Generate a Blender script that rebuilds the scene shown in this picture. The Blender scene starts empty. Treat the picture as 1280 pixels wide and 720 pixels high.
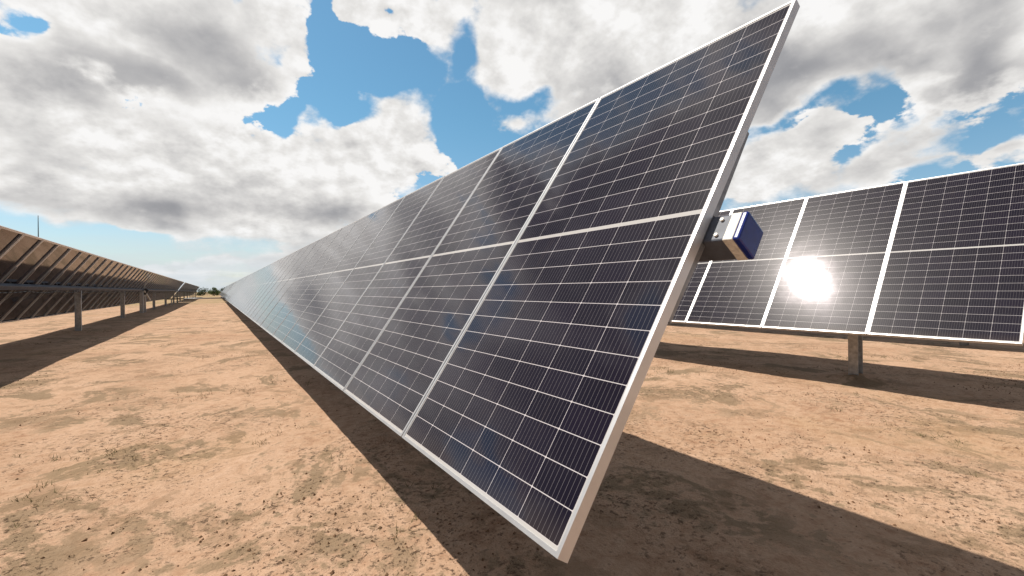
import bpy, bmesh, math, random
from mathutils import Vector, Matrix, noise
random.seed(7)
S = bpy.context.scene
C = S.collection
R = math.radians
# ------------------------------------------------------------------ camera
TILT = 0.9612                      # trackers turned towards the morning sun
TILT_RIGHT = 0.9400
CAM_H = 1.0473
cam = bpy.data.cameras.new('camera'); co = bpy.data.objects.new('camera', cam); C.objects.link(co)
cam.sensor_width = 36; cam.lens = 36*555.4/1280; cam.clip_start = .02; cam.clip_end = 9000
m = Matrix(((0.8318, 0.0099, -0.5549), (-0.5549, -0.0070, -0.8319), (-0.0121, 0.9999, -0.0003))).to_4x4()
m.translation = (0, 0, CAM_H)
co.matrix_world = m
S.camera = co
S.render.engine = 'CYCLES'
S.view_settings.view_transform = 'Standard'; S.view_settings.look = 'None'
S.view_settings.gamma = 1; S.view_settings.exposure = 0.0
# ------------------------------------------------------------------ sun
SUN = Vector((-0.31, 0.435, 1.0)).normalized()
sl = bpy.data.lights.new('sun', 'SUN'); so = bpy.data.objects.new('sun', sl); C.objects.link(so)
sl.energy = 5.0; sl.angle = R(.6); sl.color = (1.0, .93, .83)
so.rotation_euler = SUN.to_track_quat('Z', 'Y').to_euler(); so.location = (0, 0, 60)
# ------------------------------------------------------------------ node helper
class NT:
    def __init__(s, tree): s.t = tree; s.n = tree.nodes; s.l = tree.links
    def put(s, sock, v):
        if hasattr(v, 'is_output') or isinstance(v, bpy.types.NodeSocket): s.l.new(v, sock)
        else: sock.default_value = v
    def m(s, op, a, b=None, c=None, clamp=False):
        n = s.n.new('ShaderNodeMath'); n.operation = op; n.use_clamp = clamp
        for i, v in enumerate((a, b, c)):
            if v is not None: s.put(n.inputs[i], v)
        return n.outputs[0]
    def vm(s, op, a, b=None, scale=None):
        n = s.n.new('ShaderNodeVectorMath'); n.operation = op
        s.put(n.inputs[0], a)
        if b is not None: s.put(n.inputs[1], b)
        if scale is not None: s.put(n.inputs['Scale'], scale)
        return n.outputs[0]
    def sep(s, v):
        n = s.n.new('ShaderNodeSeparateXYZ'); s.put(n.inputs[0], v); return n.outputs
    def comb(s, x, y, z):
        n = s.n.new('ShaderNodeCombineXYZ')
        for i, v in enumerate((x, y, z)): s.put(n.inputs[i], v)
        return n.outputs[0]
    def noise(s, v, scale, detail=4, rough=.5, dist=0, lac=2.0):
        n = s.n.new('ShaderNodeTexNoise'); s.put(n.inputs['Vector'], v)
        n.inputs['Scale'].default_value = scale; n.inputs['Detail'].default_value = detail
        n.inputs['Roughness'].default_value = rough; n.inputs['Distortion'].default_value = dist
        n.inputs['Lacunarity'].default_value = lac
        return n.outputs['Fac']
    def vor(s, v, scale, detail=0, rough=.5, feature='F1', smooth=.5):
        n = s.n.new('ShaderNodeTexVoronoi'); n.feature = feature; s.put(n.inputs['Vector'], v)
        n.inputs['Scale'].default_value = scale; n.inputs['Detail'].default_value = detail
        n.inputs['Roughness'].default_value = rough; n.normalize = True
        if feature == 'SMOOTH_F1': n.inputs['Smoothness'].default_value = smooth
        return n.outputs['Distance']
    def ramp(s, v, stops, interp='LINEAR'):
        n = s.n.new('ShaderNodeValToRGB'); s.put(n.inputs[0], v); r = n.color_ramp; r.interpolation = interp
        while len(r.elements) < len(stops): r.elements.new(.5)
        for e, (p, c) in zip(r.elements, stops):
            e.position = p; e.color = (*c, 1) if len(c) == 3 else c
        return n.outputs[0]
    def mix(s, f, a, b, mode='MIX'):
        n = s.n.new('ShaderNodeMix'); n.data_type = 'RGBA'; n.blend_type = mode
        s.put(n.inputs[0], f)
        for i, v in ((6, a), (7, b)):
            s.put(n.inputs[i], (*v, 1) if isinstance(v, tuple) and len(v) == 3 else v)
        return n.outputs[2]
    def step(s, v, lo, hi):
        n = s.n.new('ShaderNodeMapRange'); n.interpolation_type = 'SMOOTHSTEP'; s.put(n.inputs[0], v)
        n.inputs[1].default_value = lo; n.inputs[2].default_value = hi; return n.outputs[0]
# ------------------------------------------------------------------ sky: clear sky plus clouds laid out by azimuth and elevation
CLOUDS = [(-5.1, 24.6, 12.1, 7.0, 1), (7.9, 26.2, 2.8, 3.0, 1), (-12.4, 15.8, 7.5, 5.3, 1), (4.9, 28.5, 4.7, 4.2, 1), (-17.7, 17.4, 4.9, 5.3, 1), (18.3, 18.3, 7.4, 5.4, 1), (10.5, 13.8, 10.4, 5.8, 1), (-2.6, 11.5, 14.9, 6.8, 1), (-12.4, 11.1, 8.5, 5.2, 1), (3.8, 8.4, 13.2, 4.8, 1), (24.2, 17.4, 2.6, 1.7, 0.7), (-2.0, 5.0, 6.5, 1.7, 0.8), (7.8, 5.7, 9.2, 1.8, 0.8), (10.4, 3.6, 14.6, 2.1, 0.9), (-12.5, 4.8, 3.0, 0.6, 0.4), (-4.7, 1.7, 10.2, 0.8, 0.8), (12.2, 7.9, 8.0, 2.1, 1), (19.7, 12.5, 2.5, 1.5, 0.9), (12.0, 30.7, 6.7, 1.0, 0.7), (15.6, 29.0, 1.7, 1.1, 0.5), (22.9, 30.8, 4.8, 3.1, 0.75), (20.0, 32.0, 6.8, 0.9, 0.6), (37.7, 27.5, 11.4, 6.1, 1), (49.2, 26.6, 17.7, 8.7, 1), (66.9, 24.0, 18.9, 7.2, 1), (79.1, 21.0, 8.2, 5.7, 1), (34.1, 31.5, 5.1, 2.3, 0.8), (65.7, 13.4, 6.7, 4.3, 1), (62.2, 11.8, 4.8, 3.0, 1), (74.1, 12.7, 7.8, 3.1, 1), (82.5, 12.1, 1.2, 1.7, 1), (78.0, 10.8, 6.9, 1.0, 0.8), (77.0, 17.0, 3.3, 2.4, 0.8), (-2, 38, 17, 6.5, 1), (-27, 30, 9, 14, 1), (-25, 16, 7, 12, 1), (-22, 35, 14, 6, 1)]  # final entries: unseen clouds added so the panels reflect less blue
GAPS = [(-14.6, 23.0, 1.3, 0.9, 1.4), (-9.8, 4.7, 6.1, 1.1, 1.2), (69.3, 18.0, 3.8, 0.5, 1.3), (80.8, 13.2, 2.2, 0.7, 1.5), (71.1, 14.0, 0.5, 0.2, 1), (5.9, 18.8, 0.8, 0.7, 0.7), (12.3, 16.2, 0.5, 0.5, 0.6), (2.3, 5.6, 2.3, 0.7, 0.8), (16.1, 25.8, 6.5, 2.4, 1.2), (12.3, 21.3, 4.0, 2.9, 1.2), (28.3, 20.7, 3.3, 4.7, 1.2), (35.5, 22.8, 2.5, 1.0, 1.2), (43.7, 22.3, 2.2, 0.7, 1), (76.6, 10.6, 1.2, 0.4, 1.0), (11.1, 26.7, 1.6, 3.0, 1.0), (27.6, 27.5, 1.4, 2.7, 1.2)]
GREYS = [(-5.1, 20.1, 7.6, 3.2, 0.8), (0.3, 23.9, 6.5, 5.0, 0.5), (-4.6, 8.3, 4.5, 1.4, 0.8), (-13.7, 7.8, 2.8, 1.1, 0.8), (48.1, 21.9, 8.7, 1.5, 0.5), (67.6, 22.0, 10.7, 3.5, 0.85), (61.6, 23.8, 4.8, 2.3, 0.5), (76.4, 19.2, 5.0, 2.0, 0.5), (79.1, 15.8, 5.6, 1.2, 0.4), (72.2, 11.1, 7.0, 1.2, 0.35), (80.6, 19.8, 2.9, 3.7, 0.4), (-1.3, 4.6, 2.8, 0.8, 0.5), (7.0, 4.7, 4.1, 0.9, 0.5), (-14.1, 12.8, 1.2, 1.2, 0.4), (9.6, 9.4, 4.3, 0.7, 0.5), (-6, 37, 10, 4, 0.6), (-27, 28, 7, 8, 0.6)]

w = bpy.data.worlds.new('World'); S.world = w; w.use_nodes = True
t = NT(w.node_tree); t.n.clear()
sky = t.n.new('ShaderNodeTexSky'); sky.sky_type = 'NISHITA'; sky.sun_disc = False
sky.sun_elevation = math.asin(SUN.z); sky.sun_rotation = math.atan2(SUN.x, SUN.y)
sky.air_density = 1.1; sky.dust_density = .6; sky.ozone_density = 1.6
tc = t.n.new('ShaderNodeTexCoord').outputs['Generated']
dx, dy, dz = t.sep(tc)
az = t.m('MULTIPLY', t.m('ARCTAN2', dx, dy), 57.2958)
el = t.m('MULTIPLY', t.m('ARCSINE', dz), 57.2958)
inv = t.m('DIVIDE', 1.0, t.m('ADD', t.m('MAXIMUM', dz, 0.0), .5))
flat = t.comb(t.m('MULTIPLY', dx, inv), t.m('MULTIPLY', dy, inv), 0.0)      # clouds crowd together towards the horizon
def n2(v, scale, detail=4, rough=.5, off=(0, 0, 0)):
    n = t.n.new('ShaderNodeTexNoise'); n.noise_dimensions = '2D'
    t.put(n.inputs['Vector'], t.vm('ADD', v, off)); n.inputs['Scale'].default_value = scale
    n.inputs['Detail'].default_value = detail; n.inputs['Roughness'].default_value = rough
    return n.outputs['Fac'], n.outputs['Color']
wf, wc = n2(flat, 4.5, 2, .5)
lowk = t.m('ADD', .25, t.m('MULTIPLY', t.step(el, 0, 18), .75))      # smaller shapes low in the sky
wxy = t.vm('SCALE', t.vm('MULTIPLY', t.vm('SUBTRACT', wc, (.5, .5, .5)), (9.0, 6.5, 0)), scale=lowk)
P = t.vm('ADD', t.comb(az, el, 0.0), wxy)
def blobs(lst, src):
    acc = None
    for a, e, ra, re, wt in lst:
        q = t.vm('MULTIPLY', t.vm('SUBTRACT', src, (a, e, 0)), (1/ra, 1/re, 0))
        n = t.n.new('ShaderNodeVectorMath'); n.operation = 'LENGTH'; t.l.new(q, n.inputs[0])
        v = t.m('MULTIPLY', t.m('SUBTRACT', 1.0, n.outputs['Value']), min(ra, re)*wt)      # in degrees from the rim
        acc = v if acc is None else t.m('MAXIMUM', acc, v)
    return acc
def vor2(v, scale, detail, rough, off=(0, 0, 0)):
    n = t.n.new('ShaderNodeTexVoronoi'); n.voronoi_dimensions = '2D'; n.feature = 'SMOOTH_F1'; n.normalize = True
    t.put(n.inputs['Vector'], t.vm('ADD', v, off)); n.inputs['Scale'].default_value = scale; n.inputs['Detail'].default_value = detail
    n.inputs['Roughness'].default_value = rough; n.inputs['Smoothness'].default_value = .25
    return n.outputs['Distance']
dens = t.m('MINIMUM', blobs(CLOUDS, P), 3.0)                 # degrees inside the rim, negative outside
dens = t.m('SUBTRACT', t.m('ADD', dens, .3), t.m('MULTIPLY', t.m('MAXIMUM', t.m('ADD', blobs(GAPS, P), 1.3), 0.0), 1.6))
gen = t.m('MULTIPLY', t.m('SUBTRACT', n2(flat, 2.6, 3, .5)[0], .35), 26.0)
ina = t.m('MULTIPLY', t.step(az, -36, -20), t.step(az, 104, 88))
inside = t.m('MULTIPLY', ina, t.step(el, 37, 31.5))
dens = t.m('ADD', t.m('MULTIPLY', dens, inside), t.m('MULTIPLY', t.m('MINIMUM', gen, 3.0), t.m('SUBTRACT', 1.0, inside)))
def puff(off):
    a = t.m('SUBTRACT', .36, vor2(flat, 12.0, 3.0, .6, off))
    b = t.m('SUBTRACT', n2(flat, 9.0, 8, .62, off)[0], .5)
    return t.m('ADD', t.m('MULTIPLY', a, 1.25), t.m('MULTIPLY', b, 1.5))
p0 = puff((0, 0, 0)); p1 = puff((.012, -.036, 0))
broad = t.m('SUBTRACT', n2(flat, 5.5, 3, .5, (1, 4, 0))[0], n2(flat, 5.5, 3, .5, (1.03, 3.90, 0))[0])
full = t.m('ADD', dens, t.m('MULTIPLY', t.m('MULTIPLY', p0, 4.0), lowk))
wisp = t.m('ADD', .35, t.m('MULTIPLY', t.step(n2(flat, 4.0, 3, .5, (2, 6, 0))[0], .42, .62), 1.9))
alpha = t.step(t.m('DIVIDE', full, wisp), -.55, 1.0)
alpha = t.m('MULTIPLY', alpha, t.step(el, -1.0, .6))
relief = t.m('SUBTRACT', p0, p1)
soft = n2(flat, 3.2, 2, .45, (3, 8, 0))[0]
grey = t.step(t.m('ADD', blobs(GREYS, P), t.m('MULTIPLY', t.m('SUBTRACT', soft, .5), 3.0)), -1.6, 2.4)
thick = t.step(full, .3, 3.0)
tone = t.m('ADD', .925, t.m('MULTIPLY', t.m('MULTIPLY', relief, t.m('SUBTRACT', 1.0, t.m('MULTIPLY', grey, .8))), .36))
tone = t.m('ADD', tone, t.m('MULTIPLY', broad, .35))
tone = t.m('SUBTRACT', tone, t.m('MULTIPLY', t.m('MULTIPLY', t.m('SUBTRACT', soft, .42), thick), .34))
gout = t.m('MULTIPLY', t.m('ADD', .95, t.m('MULTIPLY', t.step(soft, .35, .65), .5)), t.m('SUBTRACT', 1.0, inside))  # clouds outside the view are greyed to cut the ambient light
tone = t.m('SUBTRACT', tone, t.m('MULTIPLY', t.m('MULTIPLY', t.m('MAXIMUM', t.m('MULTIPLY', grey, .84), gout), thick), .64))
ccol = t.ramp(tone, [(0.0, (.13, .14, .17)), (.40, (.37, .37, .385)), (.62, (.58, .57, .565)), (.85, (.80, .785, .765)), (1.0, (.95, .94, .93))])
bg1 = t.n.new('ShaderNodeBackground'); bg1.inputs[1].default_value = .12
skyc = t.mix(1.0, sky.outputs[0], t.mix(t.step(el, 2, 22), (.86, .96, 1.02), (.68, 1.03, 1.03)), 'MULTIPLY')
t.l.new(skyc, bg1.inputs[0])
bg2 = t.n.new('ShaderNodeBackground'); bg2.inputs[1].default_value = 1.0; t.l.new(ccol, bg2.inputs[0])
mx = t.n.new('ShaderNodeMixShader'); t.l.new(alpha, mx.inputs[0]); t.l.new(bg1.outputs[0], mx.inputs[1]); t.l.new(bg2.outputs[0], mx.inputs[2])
# thin pale veil low over the horizon
veil = t.n.new('ShaderNodeBackground'); veil.inputs[0].default_value = (.66, .72, .76, 1)
mv = t.n.new('ShaderNodeMixShader')
t.l.new(t.m('MULTIPLY', t.step(el, 8.0, 0.5), t.m('MULTIPLY', t.step(t.noise(t.vm('MULTIPLY', tc, (3, 3, 24)), 2.0, 4, .55), .20, .6), .92)), mv.inputs[0])
t.l.new(mx.outputs[0], mv.inputs[1]); t.l.new(veil.outputs[0], mv.inputs[2])
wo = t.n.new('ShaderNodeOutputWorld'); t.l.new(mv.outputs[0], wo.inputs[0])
w.cycles.sampling_method = 'MANUAL'; w.cycles.sample_map_resolution = 1024

# ------------------------------------------------------------------ materials
def mat(name, col=(.5, .5, .5), rough=.6, metal=0.0, spec=.5):
    mm = bpy.data.materials.new(name); mm.use_nodes = True
    b = mm.node_tree.nodes['Principled BSDF']
    b.inputs['Base Color'].default_value = (*col, 1); b.inputs['Roughness'].default_value = rough
    b.inputs['Metallic'].default_value = metal; b.inputs['Specular IOR Level'].default_value = spec
    return mm, NT(mm.node_tree), b
def bump(k, b, h, strength, dist):
    n = k.n.new('ShaderNodeBump'); n.inputs['Strength'].default_value = strength; n.inputs['Distance'].default_value = dist
    k.l.new(h, n.inputs['Height']); k.l.new(n.outputs[0], b.inputs['Normal'])
def metal(name, col, rough, metalness, speck=.12, scale=25):
    mm, k, b = mat(name, col, rough, metalness)
    oc = k.n.new('ShaderNodeTexCoord').outputs['Object']
    n = k.noise(oc, scale, 4, .6)
    lo = tuple(c*(1-speck*2) for c in col); hi = tuple(min(1, c*(1+speck)) for c in col)
    k.l.new(k.ramp(n, [(.3, lo), (.7, hi)]), b.inputs['Base Color'])
    k.l.new(k.m('ADD', rough-.06, k.m('MULTIPLY', k.noise(oc, scale*.4, 3), .14)), b.inputs['Roughness'])
    return mm
M_FRAME = metal('anodised_aluminium', (.68, .69, .71), .38, .65, .05, 9)
M_TUBE = metal('dull_galvanised_tube', (.10, .115, .15), .55, .1, .2, 16)
M_GALV = metal('galvanised_steel', (.30, .31, .33), .45, .75, .16, 30)
M_POST = metal('weathered_galvanised_steel', (.50, .50, .49), .55, .55, .18, 22)
M_DARK = metal('dark_painted_steel', (.06, .06, .06), .5, .2, .2, 18)
M_BLUE = metal('blue_plastic', (.006, .020, .20), .28, 0, .12, 40)
M_ZINC = metal('pale_zinc_coating', (.80, .78, .72), .55, .1, .12, 70)
M_WHITE = metal('white_paint', (.75, .75, .73), .5, 0, .05, 8)
M_CABLE = metal('black_cable_rubber', (.02, .02, .02), .5, 0, .1, 20)

# module sheet: local x runs along the row (0.985 wide), local y up the slope (2.0 long)
MW, ML = .985, 2.0
def cell_material(name, back=False):
    mm, k, b = mat(name, (.01, .01, .02), .13, 0)
    x, y, z = k.sep(k.n.new('ShaderNodeTexCoord').outputs['Object'])
    hx = MW/2-.011-.0045                       # half width of the cell field
    px_ = 2*hx/6
    y0, y1 = .0075, ML/2-.011-.009
    py_ = (y1-y0)/12
    ay = k.m('ABSOLUTE', y)
    u = k.m('DIVIDE', k.m('ADD', x, hx), px_); v = k.m('DIVIDE', k.m('SUBTRACT', ay, y0), py_)
    fu = k.m('FRACT', u); fv = k.m('FRACT', v)
    du = k.m('MULTIPLY', k.m('SUBTRACT', .5, k.m('ABSOLUTE', k.m('SUBTRACT', fu, .5))), px_)   # distance to the nearest cell edge
    dv = k.m('MULTIPLY', k.m('SUBTRACT', .5, k.m('ABSOLUTE', k.m('SUBTRACT', fv, .5))), py_)
    gap = k.m('MAXIMUM', k.m('LESS_THAN', du, .0008), k.m('LESS_THAN', dv, .0011))
    gap = k.m('MAXIMUM', gap, k.m('LESS_THAN', k.m('ADD', du, dv), .0045))                      # clipped cell corners
    edge = k.m('MAXIMUM', k.m('GREATER_THAN', k.m('ABSOLUTE', x), hx), k.m('MAXIMUM', k.m('GREATER_THAN', ay, y1), k.m('LESS_THAN', ay, y0)))
    white = k.m('MAXIMUM', gap, edge)
    bb = k.m('FRACT', k.m('ADD', k.m('MULTIPLY', fu, 10.0), .5))
    bus = k.m('LESS_THAN', k.m('ABSOLUTE', k.m('SUBTRACT', bb, .5)), .038 if not back else .05)
    bus = k.m('MULTIPLY', bus, k.m('SUBTRACT', 1.0, white))
    cell_id = k.comb(k.m('FLOOR', u), k.m('FLOOR', k.m('MULTIPLY', v, k.m('SIGN', y))), 0.0)
    wn = k.n.new('ShaderNodeTexWhiteNoise'); k.l.new(cell_id, wn.inputs[0])
    oi = k.n.new('ShaderNodeObjectInfo').outputs['Random']
    tint = k.m('FRACT', k.m('ADD', wn.outputs[0], oi))
    base = k.ramp(tint, [(0, (.0045, .0038, .013)), (.5, (.0062, .0050, .016)), (1, (.0085, .0062, .019))])
    col = k.mix(bus, base, (.125, .12, .135) if not back else (.03, .03, .03))
    col = k.mix(gap, col, (.60, .58, .61) if not back else (.09, .08, .075))
    col = k.mix(edge, col, (.52, .52, .52) if not back else (.06, .055, .05))
    # thin film of dust, heavier along the lower edge
    streak = k.noise(k.comb(k.m('MULTIPLY', x, 9.0), k.m('MULTIPLY', y, .8), oi), 3, 4, .6)
    dust = k.m('ADD', k.m('MULTIPLY', k.noise(k.comb(x, y, oi), 5, 5, .6), .018), k.m('MULTIPLY', k.step(streak, .58, .8), .03))
    dust = k.m('ADD', dust, k.m('MULTIPLY', k.step(y, -.90, -.99), .05)) if not back else .01
    col = k.mix(dust, col, (.45, .36, .27))
    k.l.new(col, b.inputs['Base Color'])
    b.inputs['IOR'].default_value = 1.34 if not back else 1.38; b.inputs['Specular Tint'].default_value = (.93, .86, 1, 1)      # anti-reflection coating
    k.l.new(k.m('ADD', .04 if not back else .03, k.m('MULTIPLY', k.noise(k.comb(x, y, oi), 3, 4, .6), .05)), b.inputs['Roughness'])
    b.inputs['Coat Weight'].default_value = .11 if not back else 0; b.inputs['Coat Roughness'].default_value = .27; b.inputs['Coat Tint'].default_value = (1, .88, .76, 1)
    if not back: bump(k, b, k.noise(k.comb(x, y, oi), 5, 2, .4), .12, .004)
    return mm
M_CELL = cell_material('solar_cells_under_glass')
M_BACK = cell_material('module_rear_glass', True)

# ------------------------------------------------------------------ mesh helpers
def box(bm, c, s, rot=None, mi=0):
    vs = []
    for i in (-.5, .5):
        for j in (-.5, .5):
            for k_ in (-.5, .5):
                v = Vector((i*s[0], j*s[1], k_*s[2]))
                if rot is not None: v = rot @ v
                vs.append(bm.verts.new(v+Vector(c)))
    for f in ((0, 1, 3, 2), (4, 6, 7, 5), (0, 4, 5, 1), (2, 3, 7, 6), (0, 2, 6, 4), (1, 5, 7, 3)):
        fa = bm.faces.new([vs[i] for i in f]); fa.material_index = mi
def bar(bm, a, b, sx, sy, up=(0, 0, 1)):
    a = Vector(a); b = Vector(b); z = (b-a).normalized(); x = Vector(up).cross(z)
    if x.length < 1e-4: x = Vector((1, 0, 0)).cross(z)
    x.normalize(); y = z.cross(x)
    box(bm, (a+b)/2, (sx, sy, (b-a).length), Matrix((x, y, z)).transposed())
def cyl(bm, a, b, r, r2=None, n=16):
    r2 = r if r2 is None else r2
    a = Vector(a); b = Vector(b); z = (b-a).normalized(); x = z.orthogonal().normalized(); y = z.cross(x)
    A = [bm.verts.new(a+(x*math.cos(q)+y*math.sin(q))*r) for q in [2*math.pi*i/n for i in range(n)]]
    B = [bm.verts.new(b+(x*math.cos(q)+y*math.sin(q))*r2) for q in [2*math.pi*i/n for i in range(n)]]
    for i in range(n):
        f = bm.faces.new((A[i], A[(i+1) % n], B[(i+1) % n], B[i])); f.smooth = True
    bm.faces.new(A[::-1]); bm.faces.new(B)
def obj(name, bm, mats, parent=None, bevel=0, fix=True):
    if fix: bmesh.ops.recalc_face_normals(bm, faces=bm.faces)
    me = bpy.data.meshes.new(name); bm.to_mesh(me); bm.free()
    for q in (mats if isinstance(mats, (list, tuple)) else [mats]): me.materials.append(q)
    o = bpy.data.objects.new(name, me); C.objects.link(o); o.parent = parent
    if bevel:
        bv = o.modifiers.new('bevel', 'BEVEL'); bv.width = bevel; bv.segments = 2; bv.limit_method = 'ANGLE'
    return o
def empty(name, loc=(0, 0, 0), rz=0):
    o = bpy.data.objects.new(name, None); C.objects.link(o); o.location = loc; o.rotation_euler = (0, 0, rz)
    o.empty_display_size = .3
    return o
def tag(o, label, cat, group=None):
    o['label'] = label; o['category'] = cat
    if group: o['group'] = group
    return o

# ------------------------------------------------------------------ ground
def graded(lo, hi, fine_lo, fine_hi, step):
    xs = []; x = fine_lo
    while x < fine_hi: xs.append(x); x += step
    s = step
    while x < hi: xs.append(x); s *= 1.14; x += s
    xs.append(hi); x = fine_lo; s = step; left = []
    while x > lo: s *= 1.14; x -= s; left.append(max(x, lo))
    return left[::-1]+xs
def gh(x, y):
    d = math.hypot(x, y)
    k_ = max(0, 1-d/60)
    h = .030*noise.noise(Vector((x*.35, y*.35, 0)))
    h += .018*noise.noise(Vector((x*1.3, y*.9, 3)))*k_
    for tx in (-1.95, -.45):
        u_ = abs(x-tx-.12*math.sin(y*.13))
        if u_ < .16 and y < 60: h -= .010*(1-(u_/.16)**2)*(.6+.4*math.sin(y*52))
    e_ = math.hypot(x-5.857, y-1.978)                     # soil heaped round the near post
    if e_ < .45: h += .05*(1-(e_/.45)**2)**2*(1+.8*noise.noise(Vector((x*9, y*9, 1))))
    if d < 14:
        q = max(0, 1-d/14)
        h += q*(.010*noise.noise(Vector((x*4.1, y*4.1, 9)))+.007*noise.noise(Vector((x*11, y*11, 5))))
        r = noise.noise(Vector((x*2.2, y*1.5, 21)))
        if r > .15: h += q*(r-.15)*.05*abs(noise.noise(Vector((x*17, y*17, 2))))*2
    return h
xs = graded(-2500, 2500, -6, 8.5, .045); ys = graded(-60, 3000, .2, 9.5, .045)
verts = [(x, y, gh(x, y)) for y in ys for x in xs]; nx = len(xs)
faces = [(j*nx+i, j*nx+i+1, (j+1)*nx+i+1, (j+1)*nx+i) for j in range(len(ys)-1) for i in range(nx-1)]
me = bpy.data.meshes.new('ground'); me.from_pydata(verts, [], faces)
me.polygons.foreach_set('use_smooth', [True]*len(me.polygons))
ground = bpy.data.objects.new('ground', me); C.objects.link(ground); ground['kind'] = 'structure'
mm, k, b = mat('sandy_soil', (.4, .25, .14), .95, 0, .15)
oc = k.n.new('ShaderNodeTexCoord').outputs['Object']
stretched = k.vm('MULTIPLY', oc, (1.0, .8, 1.0))
big = k.noise(stretched, .55, 5, .58, .6)
mid = k.noise(k.vm('ADD', stretched, (31, 7, 0)), 1.5, 7, .66, .8)
fine = k.noise(oc, 14, 6, .7)
grit = k.noise(oc, 75, 4, .7)
tex = k.m('ADD', k.m('MULTIPLY', big, .35), k.m('ADD', k.m('MULTIPLY', fine, .45), k.m('MULTIPLY', mid, .20)))
col = k.ramp(tex, [(.36, (.345, .192, .115)), (.47, (.50, .322, .212)), (.56, (.575, .385, .265)), (.66, (.625, .438, .315))])
patch = k.m('ADD', mid, k.m('MULTIPLY', k.m('SUBTRACT', fine, .5), .30))
moss = k.m('MULTIPLY', k.step(patch, .515, .575), k.step(big, .36, .52))
col = k.mix(k.m('MULTIPLY', moss, .74), col, (.205, .150, .088))
moss2 = k.m('MULTIPLY', k.step(k.m('ADD', k.noise(k.vm('ADD', stretched, (70, 7, 0)), 3.3, 6, .65, .5), k.m('MULTIPLY', k.m('SUBTRACT', fine, .5), .25)), .55, .60), .45)
col = k.mix(moss2, col, (.27, .175, .105))
yel = k.step(k.noise(k.vm('ADD', oc, (3, 50, 0)), .4, 5, .6), .56, .68)
col = k.mix(k.m('MULTIPLY', yel, .14), col, (.42, .27, .11))
zone = k.step(k.noise(k.vm('ADD', stretched, (9, 9, 9)), 1.1, 6, .7, .6), .45, .60)
crumbs = k.m('MULTIPLY', k.step(k.noise(oc, 34, 6, .8), .555, .64), zone)
col = k.mix(k.m('MULTIPLY', crumbs, .72), col, (.115, .062, .036))
mott = k.step(k.noise(oc, 110, 3, .7), .54, .70)
col = k.mix(k.m('MULTIPLY', mott, .24), col, (.17, .10, .06))
sp = k.m('MULTIPLY', k.m('LESS_THAN', k.vor(oc, 30, 0), .11), k.step(k.noise(oc, 2.7, 3), .44, .56))
col = k.mix(k.m('MULTIPLY', sp, .45), col, (.11, .065, .04))
far = k.step(k.sep(oc)[1], 38, 60)
col = k.mix(k.m('MULTIPLY', far, k.m('MULTIPLY', k.step(k.noise(oc, .25, 3), .40, .55), .6)), col, (.22, .20, .07))
k.l.new(col, b.inputs['Base Color'])
hh = k.m('ADD', k.m('MULTIPLY', fine, .6), k.m('ADD', k.m('MULTIPLY', grit, .25), k.m('MULTIPLY', crumbs, .5)))
bump(k, b, hh, .85, .035)
ground.data.materials.append(mm)

# ------------------------------------------------------------------ solar trackers
PITCH = .995
def module_frame_mesh():
    bm = bmesh.new(); D = .035
    for s in (-1, 1):
        box(bm, (s*(MW/2-.0035), 0, -D/2), (.007, ML, D))                       # long outer walls
        box(bm, (s*(MW/2-.009), 0, -.0012), (.004, ML-.022, .0024))              # long front lips
        box(bm, (s*(MW/2-.0205), 0, -D+.001), (.027, ML-.014, .002))              # long rear flanges
        box(bm, (0, s*(ML/2-.0035), -D/2-.0001), (MW-.014, .007, D-.0002))
        box(bm, (0, s*(ML/2-.009), -.0013), (MW-.014, .004, .0024))
        box(bm, (0, s*(ML/2-.0205), -D+.0034), (MW-.068, .027, .002))
    me_ = bpy.data.meshes.new('solar_panel'); bmesh.ops.recalc_face_normals(bm, faces=bm.faces); bm.to_mesh(me_); bm.free()
    me_.materials.append(M_FRAME); return me_
def glass_mesh():
    bm = bmesh.new()
    a, c = MW/2-.0075, ML/2-.0075
    box(bm, (0, 0, -.0055), (2*a, 2*c, .006))
    bmesh.ops.recalc_face_normals(bm, faces=bm.faces)
    for f in bm.faces: f.material_index = 1 if f.normal.z < -.5 else 0
    me_ = bpy.data.meshes.new('glass'); bm.to_mesh(me_); bm.free()
    me_.materials.append(M_CELL); me_.materials.append(M_BACK); return me_
def jbox_mesh():
    bm = bmesh.new()
    box(bm, (0, 0, -.016), (.09, .04, .014))
    me_ = bpy.data.meshes.new('junction_box'); bmesh.ops.recalc_face_normals(bm, faces=bm.faces); bm.to_mesh(me_); bm.free()
    me_.materials.append(M_CABLE); return me_
FRAME_ME, GLASS_ME, JBOX_ME = module_frame_mesh(), glass_mesh(), jbox_mesh()
TUBE_OFF, TUBE_UP, TUBE = .090, -.038, .095
def rail_mesh():
    # short purlin with a saddle that reaches back to the tube; local x along the row, y up the slope, z out of the glass
    bm = bmesh.new()
    h = TUBE/2+.004
    prof = [(-.36, -.0355), (.36, -.0355), (.36, -.048), (TUBE_UP+h+.03, -.058), (TUBE_UP+h, -.058), (TUBE_UP+h, -.0415), (TUBE_UP-h, -.0415), (TUBE_UP-h, -.058), (TUBE_UP-h-.03, -.058), (-.36, -.048)]
    a = [bm.verts.new((-.021, y, z)) for y, z in prof]; c = [bm.verts.new((.021, y, z)) for y, z in prof]
    bm.faces.new(a); bm.faces.new(c[::-1])
    for i in range(len(prof)):
        j = (i+1) % len(prof); bm.faces.new((a[i], a[j], c[j], c[i]))
    me_ = bpy.data.meshes.new('mounting_rail'); bmesh.ops.recalc_face_normals(bm, faces=bm.faces); bm.to_mesh(me_); bm.free()
    me_.materials.append(M_GALV); return me_
RAIL_ME = rail_mesh()
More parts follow.
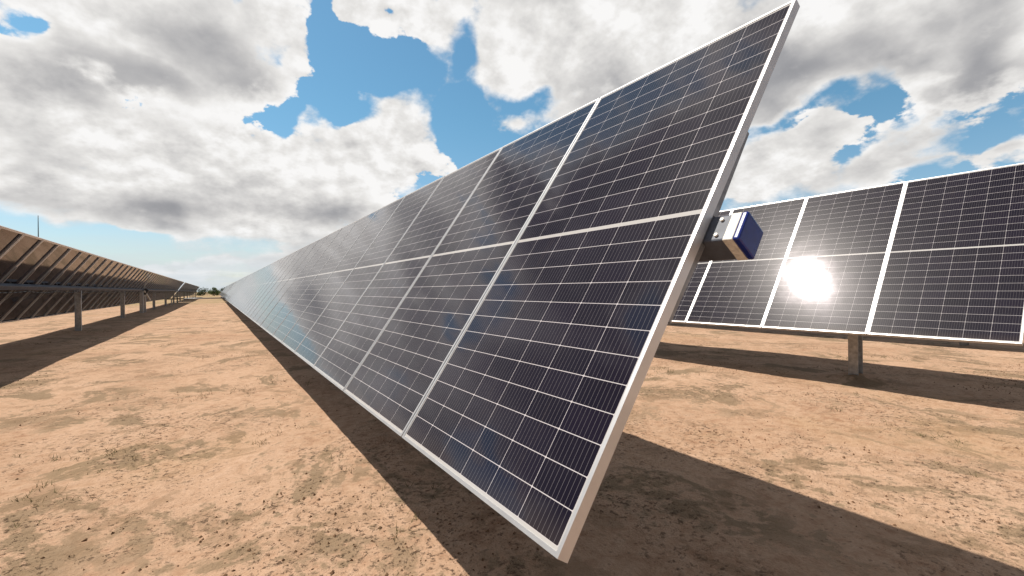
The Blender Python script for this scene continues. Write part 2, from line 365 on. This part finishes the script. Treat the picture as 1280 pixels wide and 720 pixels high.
def basis(tilt):
    # columns: local x along +Y world (row), local y up the slope, local z = outward normal
    U = Vector((math.cos(tilt), 0, math.sin(tilt))); N = Vector((-math.sin(tilt), 0, math.cos(tilt)))
    Yv = Vector((0, -1, 0))
    return Matrix((Yv, U, N)).transposed(), U, N
def tracker(X, Y0, Zc, tilt, label, count=56, posts=None, drive=None, full=True, cap=True):
    """X, Zc: middle of the module plane; Y0: near end; built with its root on the ground."""
    root = empty('solar_tracker', (X, Y0, 0)); tag(root, label, 'solar tracker', 'rows of single axis solar trackers')
    B, U, N = basis(tilt)
    L_ = count*PITCH-.010
    mid_ = Vector((0, 0, Zc))
    tube_c = mid_+U*TUBE_UP-N*TUBE_OFF
    for i in range(count):
        yc = i*PITCH+MW/2
        o = bpy.data.objects.new('solar_panel', FRAME_ME); C.objects.link(o); o.parent = root
        jit = Matrix.Rotation(random.gauss(0, .0011), 3, 'X') @ Matrix.Rotation(random.gauss(0, .0011), 3, 'Y')
        o.matrix_local = Matrix.Translation(mid_+Vector((0, yc, 0))) @ (B @ jit).to_4x4()
        g = bpy.data.objects.new('glass', GLASS_ME); C.objects.link(g); g.parent = o
        if full:
            j = bpy.data.objects.new('junction_box', JBOX_ME); C.objects.link(j); j.parent = o
    for i in range(count+1):
        yc = i*PITCH-.005
        if i == 0: yc += .028
        if i == count: yc -= .028
        o = bpy.data.objects.new('mounting_rail', RAIL_ME); C.objects.link(o); o.parent = root
        o.matrix_local = Matrix.Translation(mid_+Vector((0, yc, 0))) @ B.to_4x4()
    # torque tube
    bm = bmesh.new(); rotm = B
    y_a, y_b = -.085, L_+.085
    box(bm, tube_c+Vector((0, (y_a+y_b)/2, 0)), (y_b-y_a, TUBE, TUBE), rotm)
    tb = obj('torque_tube', bm, M_TUBE, root, .006)
    bm = bmesh.new()
    box(bm, tube_c+Vector((0, y_a+.014, 0)), (.030, TUBE+.003, TUBE+.003), rotm); obj('zinc_band', bm, M_ZINC, tb, .003)
    if cap:
        bm = bmesh.new(); box(bm, tube_c+Vector((0, y_a-.010, 0)), (.020, TUBE+.004, TUBE+.004), rotm)
        obj('end_cap', bm, M_BLUE, tb, .006)
        for su in (-.028, .028):
            bm = bmesh.new(); q = tube_c+N*(TUBE/2)+U*su+Vector((0, y_a+.052, 0)); cyl(bm, q, q+N*.006, .006, n=6); obj('bolt', bm, M_ZINC, tb)
    # posts: wide flange beams with a bearing housing
    for py in posts:
        bm = bmesh.new(); top = tube_c.z-.02; c = tube_c
        for s in (-1, 1): box(bm, (c.x+s*.062, py, (top-.10)/2-.15), (.006, .092, top-.10+.3))
        box(bm, (c.x, py, (top-.10)/2-.15), (.118, .0055, top-.1+.2998))
        pst = obj('post', bm, M_POST, root)
        bm = bmesh.new()
        for s in (-1, 1): box(bm, (c.x+s*.069, py, top-.15), (.007, .09, .22))
        box(bm, (c.x, py, c.z), (.07, TUBE+.010, TUBE+.010), B); box(bm, (c.x, py, top-.075), (.15, .08, .012))
        obj('bearing', bm, M_GALV, pst)
        if full and py < 3:
            for zz in (top-.22, top-.16):
                for q in (-.03, .03):
                    for sd in (-1, 1):
                        bm = bmesh.new(); cyl(bm, (c.x+sd*.072, py+q, zz), (c.x+sd*.084, py+q, zz), .009, n=6); obj('bolt', bm, M_ZINC, pst)
    if drive is not None:
        c = tube_c
        bm = bmesh.new(); box(bm, c+Vector((0, drive, 0))-N*.15, (.24, .30, .2), B)
        dr = obj('gear_drive', bm, M_DARK, root, .01)
        for q in (-.55, .45):
            bm = bmesh.new(); box(bm, (c.x+.02, drive+q, (c.z-.05)/2-.1), (.15, .16, c.z-.05+.2))
            obj('drive_post', bm, M_POST, root, .004)
        bm = bmesh.new()
        bar(bm, (c.x+.13, drive-.45, c.z-.05), (c.x+.13, drive+2.2, c.z-.62), .05, .05)
        obj('diagonal_strut', bm, M_ZINC, root)
        bm = bmesh.new()
        bar(bm, (c.x+.10, drive, c.z-.35), (c.x+.10, drive, c.z+.25), .05, .05); bar(bm, (c.x+.10, drive, c.z+.25), (c.x+.47, drive+.05, c.z+.72), .045, .045)
        obj('brace', bm, M_ZINC, root)
    if full:   # cable sagging under the tube
        bm = bmesh.new(); prev = None; c = tube_c
        for i in range(int((L_-1.2)/.25)):
            y = .9+i*.25; z = c.z-.085-.03*abs(math.sin(y*math.pi/PITCH/2)); p_ = Vector((c.x+.06, y, z))
            if prev is not None: cyl(bm, prev, p_, .010, n=6)
            prev = p_
        obj('cable', bm, M_CABLE, root)
    return root
XM, ZM = 1.1932, CAM_H+.2217
POSTS = [1.30, 8.7, 16.1, 23.4, 31.9, 39.3, 46.7, 54.2]
tracker(XM, .763, ZM, TILT, 'large solar tracker row in the foreground with a blue cap on its torque tube', posts=[p-.0 for p in POSTS], drive=28.0)
tracker(XM+4.614, .678, CAM_H+.326, TILT_RIGHT, 'solar tracker row at the right with the bright sun glint on its glass', posts=POSTS, drive=28.0)
tracker(-3.26, .85, ZM, TILT, 'solar tracker row at the left seen from behind on its grey posts', posts=[9.0, 16.25, 23.4, 34.6, 42.4, 50.2, 55.0], drive=29.4)
tracker(XM, 58.6, ZM, TILT, 'distant solar tracker continuing the foreground row at its far end', count=50, posts=[1.3+7.4*i for i in range(7)])
tracker(-3.26, 58.6, ZM, TILT, 'distant solar tracker continuing the left row at its far end', count=50, posts=[1.3+7.4*i for i in range(7)])
tracker(XM+9.2, .7, ZM, TILT, 'solar tracker row behind the right row, hidden but for its shadow below the glinting panels', count=40, posts=[1.3+7.4*i for i in range(5)], full=False)
tracker(-7.7, .8, ZM, TILT, 'solar tracker row farthest left, behind the left row seen from behind', count=56, posts=POSTS, full=False)

# ------------------------------------------------------------------ drive shaft across the aisle
def ground_z(x, y): return gh(x, y)
r = empty('drive_shaft', (-1.0, 45.5, 0)); tag(r, 'long grey steel drive shaft crossing the sandy aisle low between the rows', 'drive shaft')
bm = bmesh.new(); cyl(bm, (-2.3, 0, .50), (2.1, 0, .50), .05); obj('shaft', bm, M_GALV, r)
for x in (-2.0, 1.8):
    bm = bmesh.new(); box(bm, (x, 0, .2), (.08, .08, .6)); obj('support', bm, M_POST, r)
# ------------------------------------------------------------------ mast behind the left row
r = empty('lightning_mast', (-13.6, 58.5, 0)); tag(r, 'thin grey mast rising behind the left row of panels', 'mast')
bm = bmesh.new(); cyl(bm, (0, 0, -.2), (0, 0, 5.2), .07, .05); obj('pole', bm, M_DARK, r)
bm = bmesh.new(); cyl(bm, (0, 0, 5.2), (0, 0, 8.3), .045, .025, 8); obj('rod', bm, M_DARK, r)
bm = bmesh.new(); box(bm, (0, 0, .05), (.5, .5, .3)); obj('footing', bm, M_WHITE, r)

# ------------------------------------------------------------------ far bushes
def leaf_mat(name, a, b_):
    mm_, k_, q = mat(name, a, .8, 0, .2)
    n_ = k_.noise(k_.n.new('ShaderNodeTexCoord').outputs['Object'], 1.5, 3)
    k_.l.new(k_.ramp(n_, [(.35, a), (.65, b_)]), q.inputs['Base Color']); return mm_
M_LEAF = leaf_mat('pale_green_leaves', (.07, .11, .035), (.13, .17, .06))
M_LEAF2 = leaf_mat('dark_green_leaves', (.03, .05, .018), (.06, .08, .03))
M_BARK = metal('bark', (.12, .085, .06), .9, 0, .2, 12)
M_DRY = leaf_mat('dry_grass_blades', (.20, .15, .07), (.12, .11, .045))
def bush(loc, rad, h, m_, label, cat='bush'):
    r_ = empty('bush', loc); tag(r_, label, cat, 'bushes at the far end of the field')
    bm = bmesh.new()
    for q in range(5):
        a = random.random()*6.28; cyl(bm, (0, 0, -.1), (math.cos(a)*rad*.4, math.sin(a)*rad*.4, h*.5), .04, .02, 6)
    obj('trunk', bm, M_BARK, r_)
    bm = bmesh.new()
    lobes = [(Vector((random.uniform(-.6, .6)*rad, random.uniform(-.6, .6)*rad, h*random.uniform(.2, .75))), random.uniform(.3, .5)*rad) for _ in range(12)]
    for _ in range(1400):
        c, rr = random.choice(lobes)
        d = Vector((random.gauss(0, 1), random.gauss(0, 1), random.gauss(0, .8))).normalized()*rr*random.uniform(.5, 1.05)
        p_ = c+d; a = Vector((random.gauss(0, 1), random.gauss(0, 1), random.gauss(0, 1))).normalized(); b2 = a.orthogonal().normalized()
        s_ = random.uniform(.07, .15)
        bm.faces.new([bm.verts.new(p_+a*s_), bm.verts.new(p_+b2*s_*.6), bm.verts.new(p_-a*s_), bm.verts.new(p_-b2*s_*.6)])
    obj('crown', bm, m_, r_, fix=False)
bush((-.3, 131, 0), 1.3, 2.6, M_LEAF, 'pale green bush standing at the end of the sandy aisle')
bush((-3.2, 150, 0), 2.2, 2.0, M_LEAF2, 'low dark bush at the aisle end, left of the pale green bush')
bush((2.2, 140, 0), 2.0, 2.1, M_LEAF2, 'dark bush at the aisle end, right of the pale green bush')

# ------------------------------------------------------------------ clods, twigs and dry tufts on the soil
def patchy(x, y, s=.8, o=0): return noise.noise(Vector((x*s+o, y*s*.8, o)))+.5*noise.noise(Vector((x*3.1*s+o, y*2.2*s, o+4)))
bm = bmesh.new(); n_ = 0
M_CLOD, kk, bb_ = mat('dark_soil_crumbs', (.20, .12, .07), .95, 0, .1)
while n_ < 14000:
    x = random.uniform(-7, 8.5); y = .4+(random.random()**1.7)*9
    if patchy(x, y) < random.uniform(.12, .6): continue
    s_ = .0016+.0060*random.random()**6
    c = Vector((x, y, gh(x, y)+s_*.25)); pts = []
    for d in ((1, 0, 0), (-1, 0, 0), (0, 1, 0), (0, -1, 0), (0, 0, 1), (0, 0, -1)):
        pts.append(bm.verts.new(c+Vector(d)*s_*random.uniform(.6, 1.4)+Vector((random.gauss(0, s_*.25), random.gauss(0, s_*.25), 0))))
    for a in (0, 1):
        for b2 in (2, 3):
            for c2 in (4, 5): bm.faces.new((pts[a], pts[b2], pts[c2]))
    n_ += 1
o = obj('soil_crumbs', bm, M_CLOD); o['kind'] = 'stuff'; tag(o, 'small dark soil crumbs scattered over the sandy ground', 'soil crumbs')
bm = bmesh.new(); n_ = 0
while n_ < 1700:
    x = random.uniform(-6, 8.5); y = .6+(random.random()**1.4)*22
    if patchy(x, y, .8, 11) < random.uniform(.28, .6): continue
    n_ += 1
    for _ in range(random.randint(3, 12)):
        a = random.random()*6.28; ln = random.uniform(.01, .05); lean = random.uniform(.4, 1.6)
        p0_ = Vector((x+random.gauss(0, .02), y+random.gauss(0, .02), 0)); p0_.z = gh(p0_.x, p0_.y)
        d = Vector((math.cos(a)*lean, math.sin(a)*lean, .8)).normalized()*ln; sd = Vector((-math.sin(a), math.cos(a), 0))*.0018
        bm.faces.new([bm.verts.new(p0_-sd), bm.verts.new(p0_+sd), bm.verts.new(p0_+d)])
o = obj('dry_grass', bm, M_DRY, fix=False); o['kind'] = 'stuff'; tag(o, 'sparse dry grass tufts in patches on the sandy soil', 'dry grass')
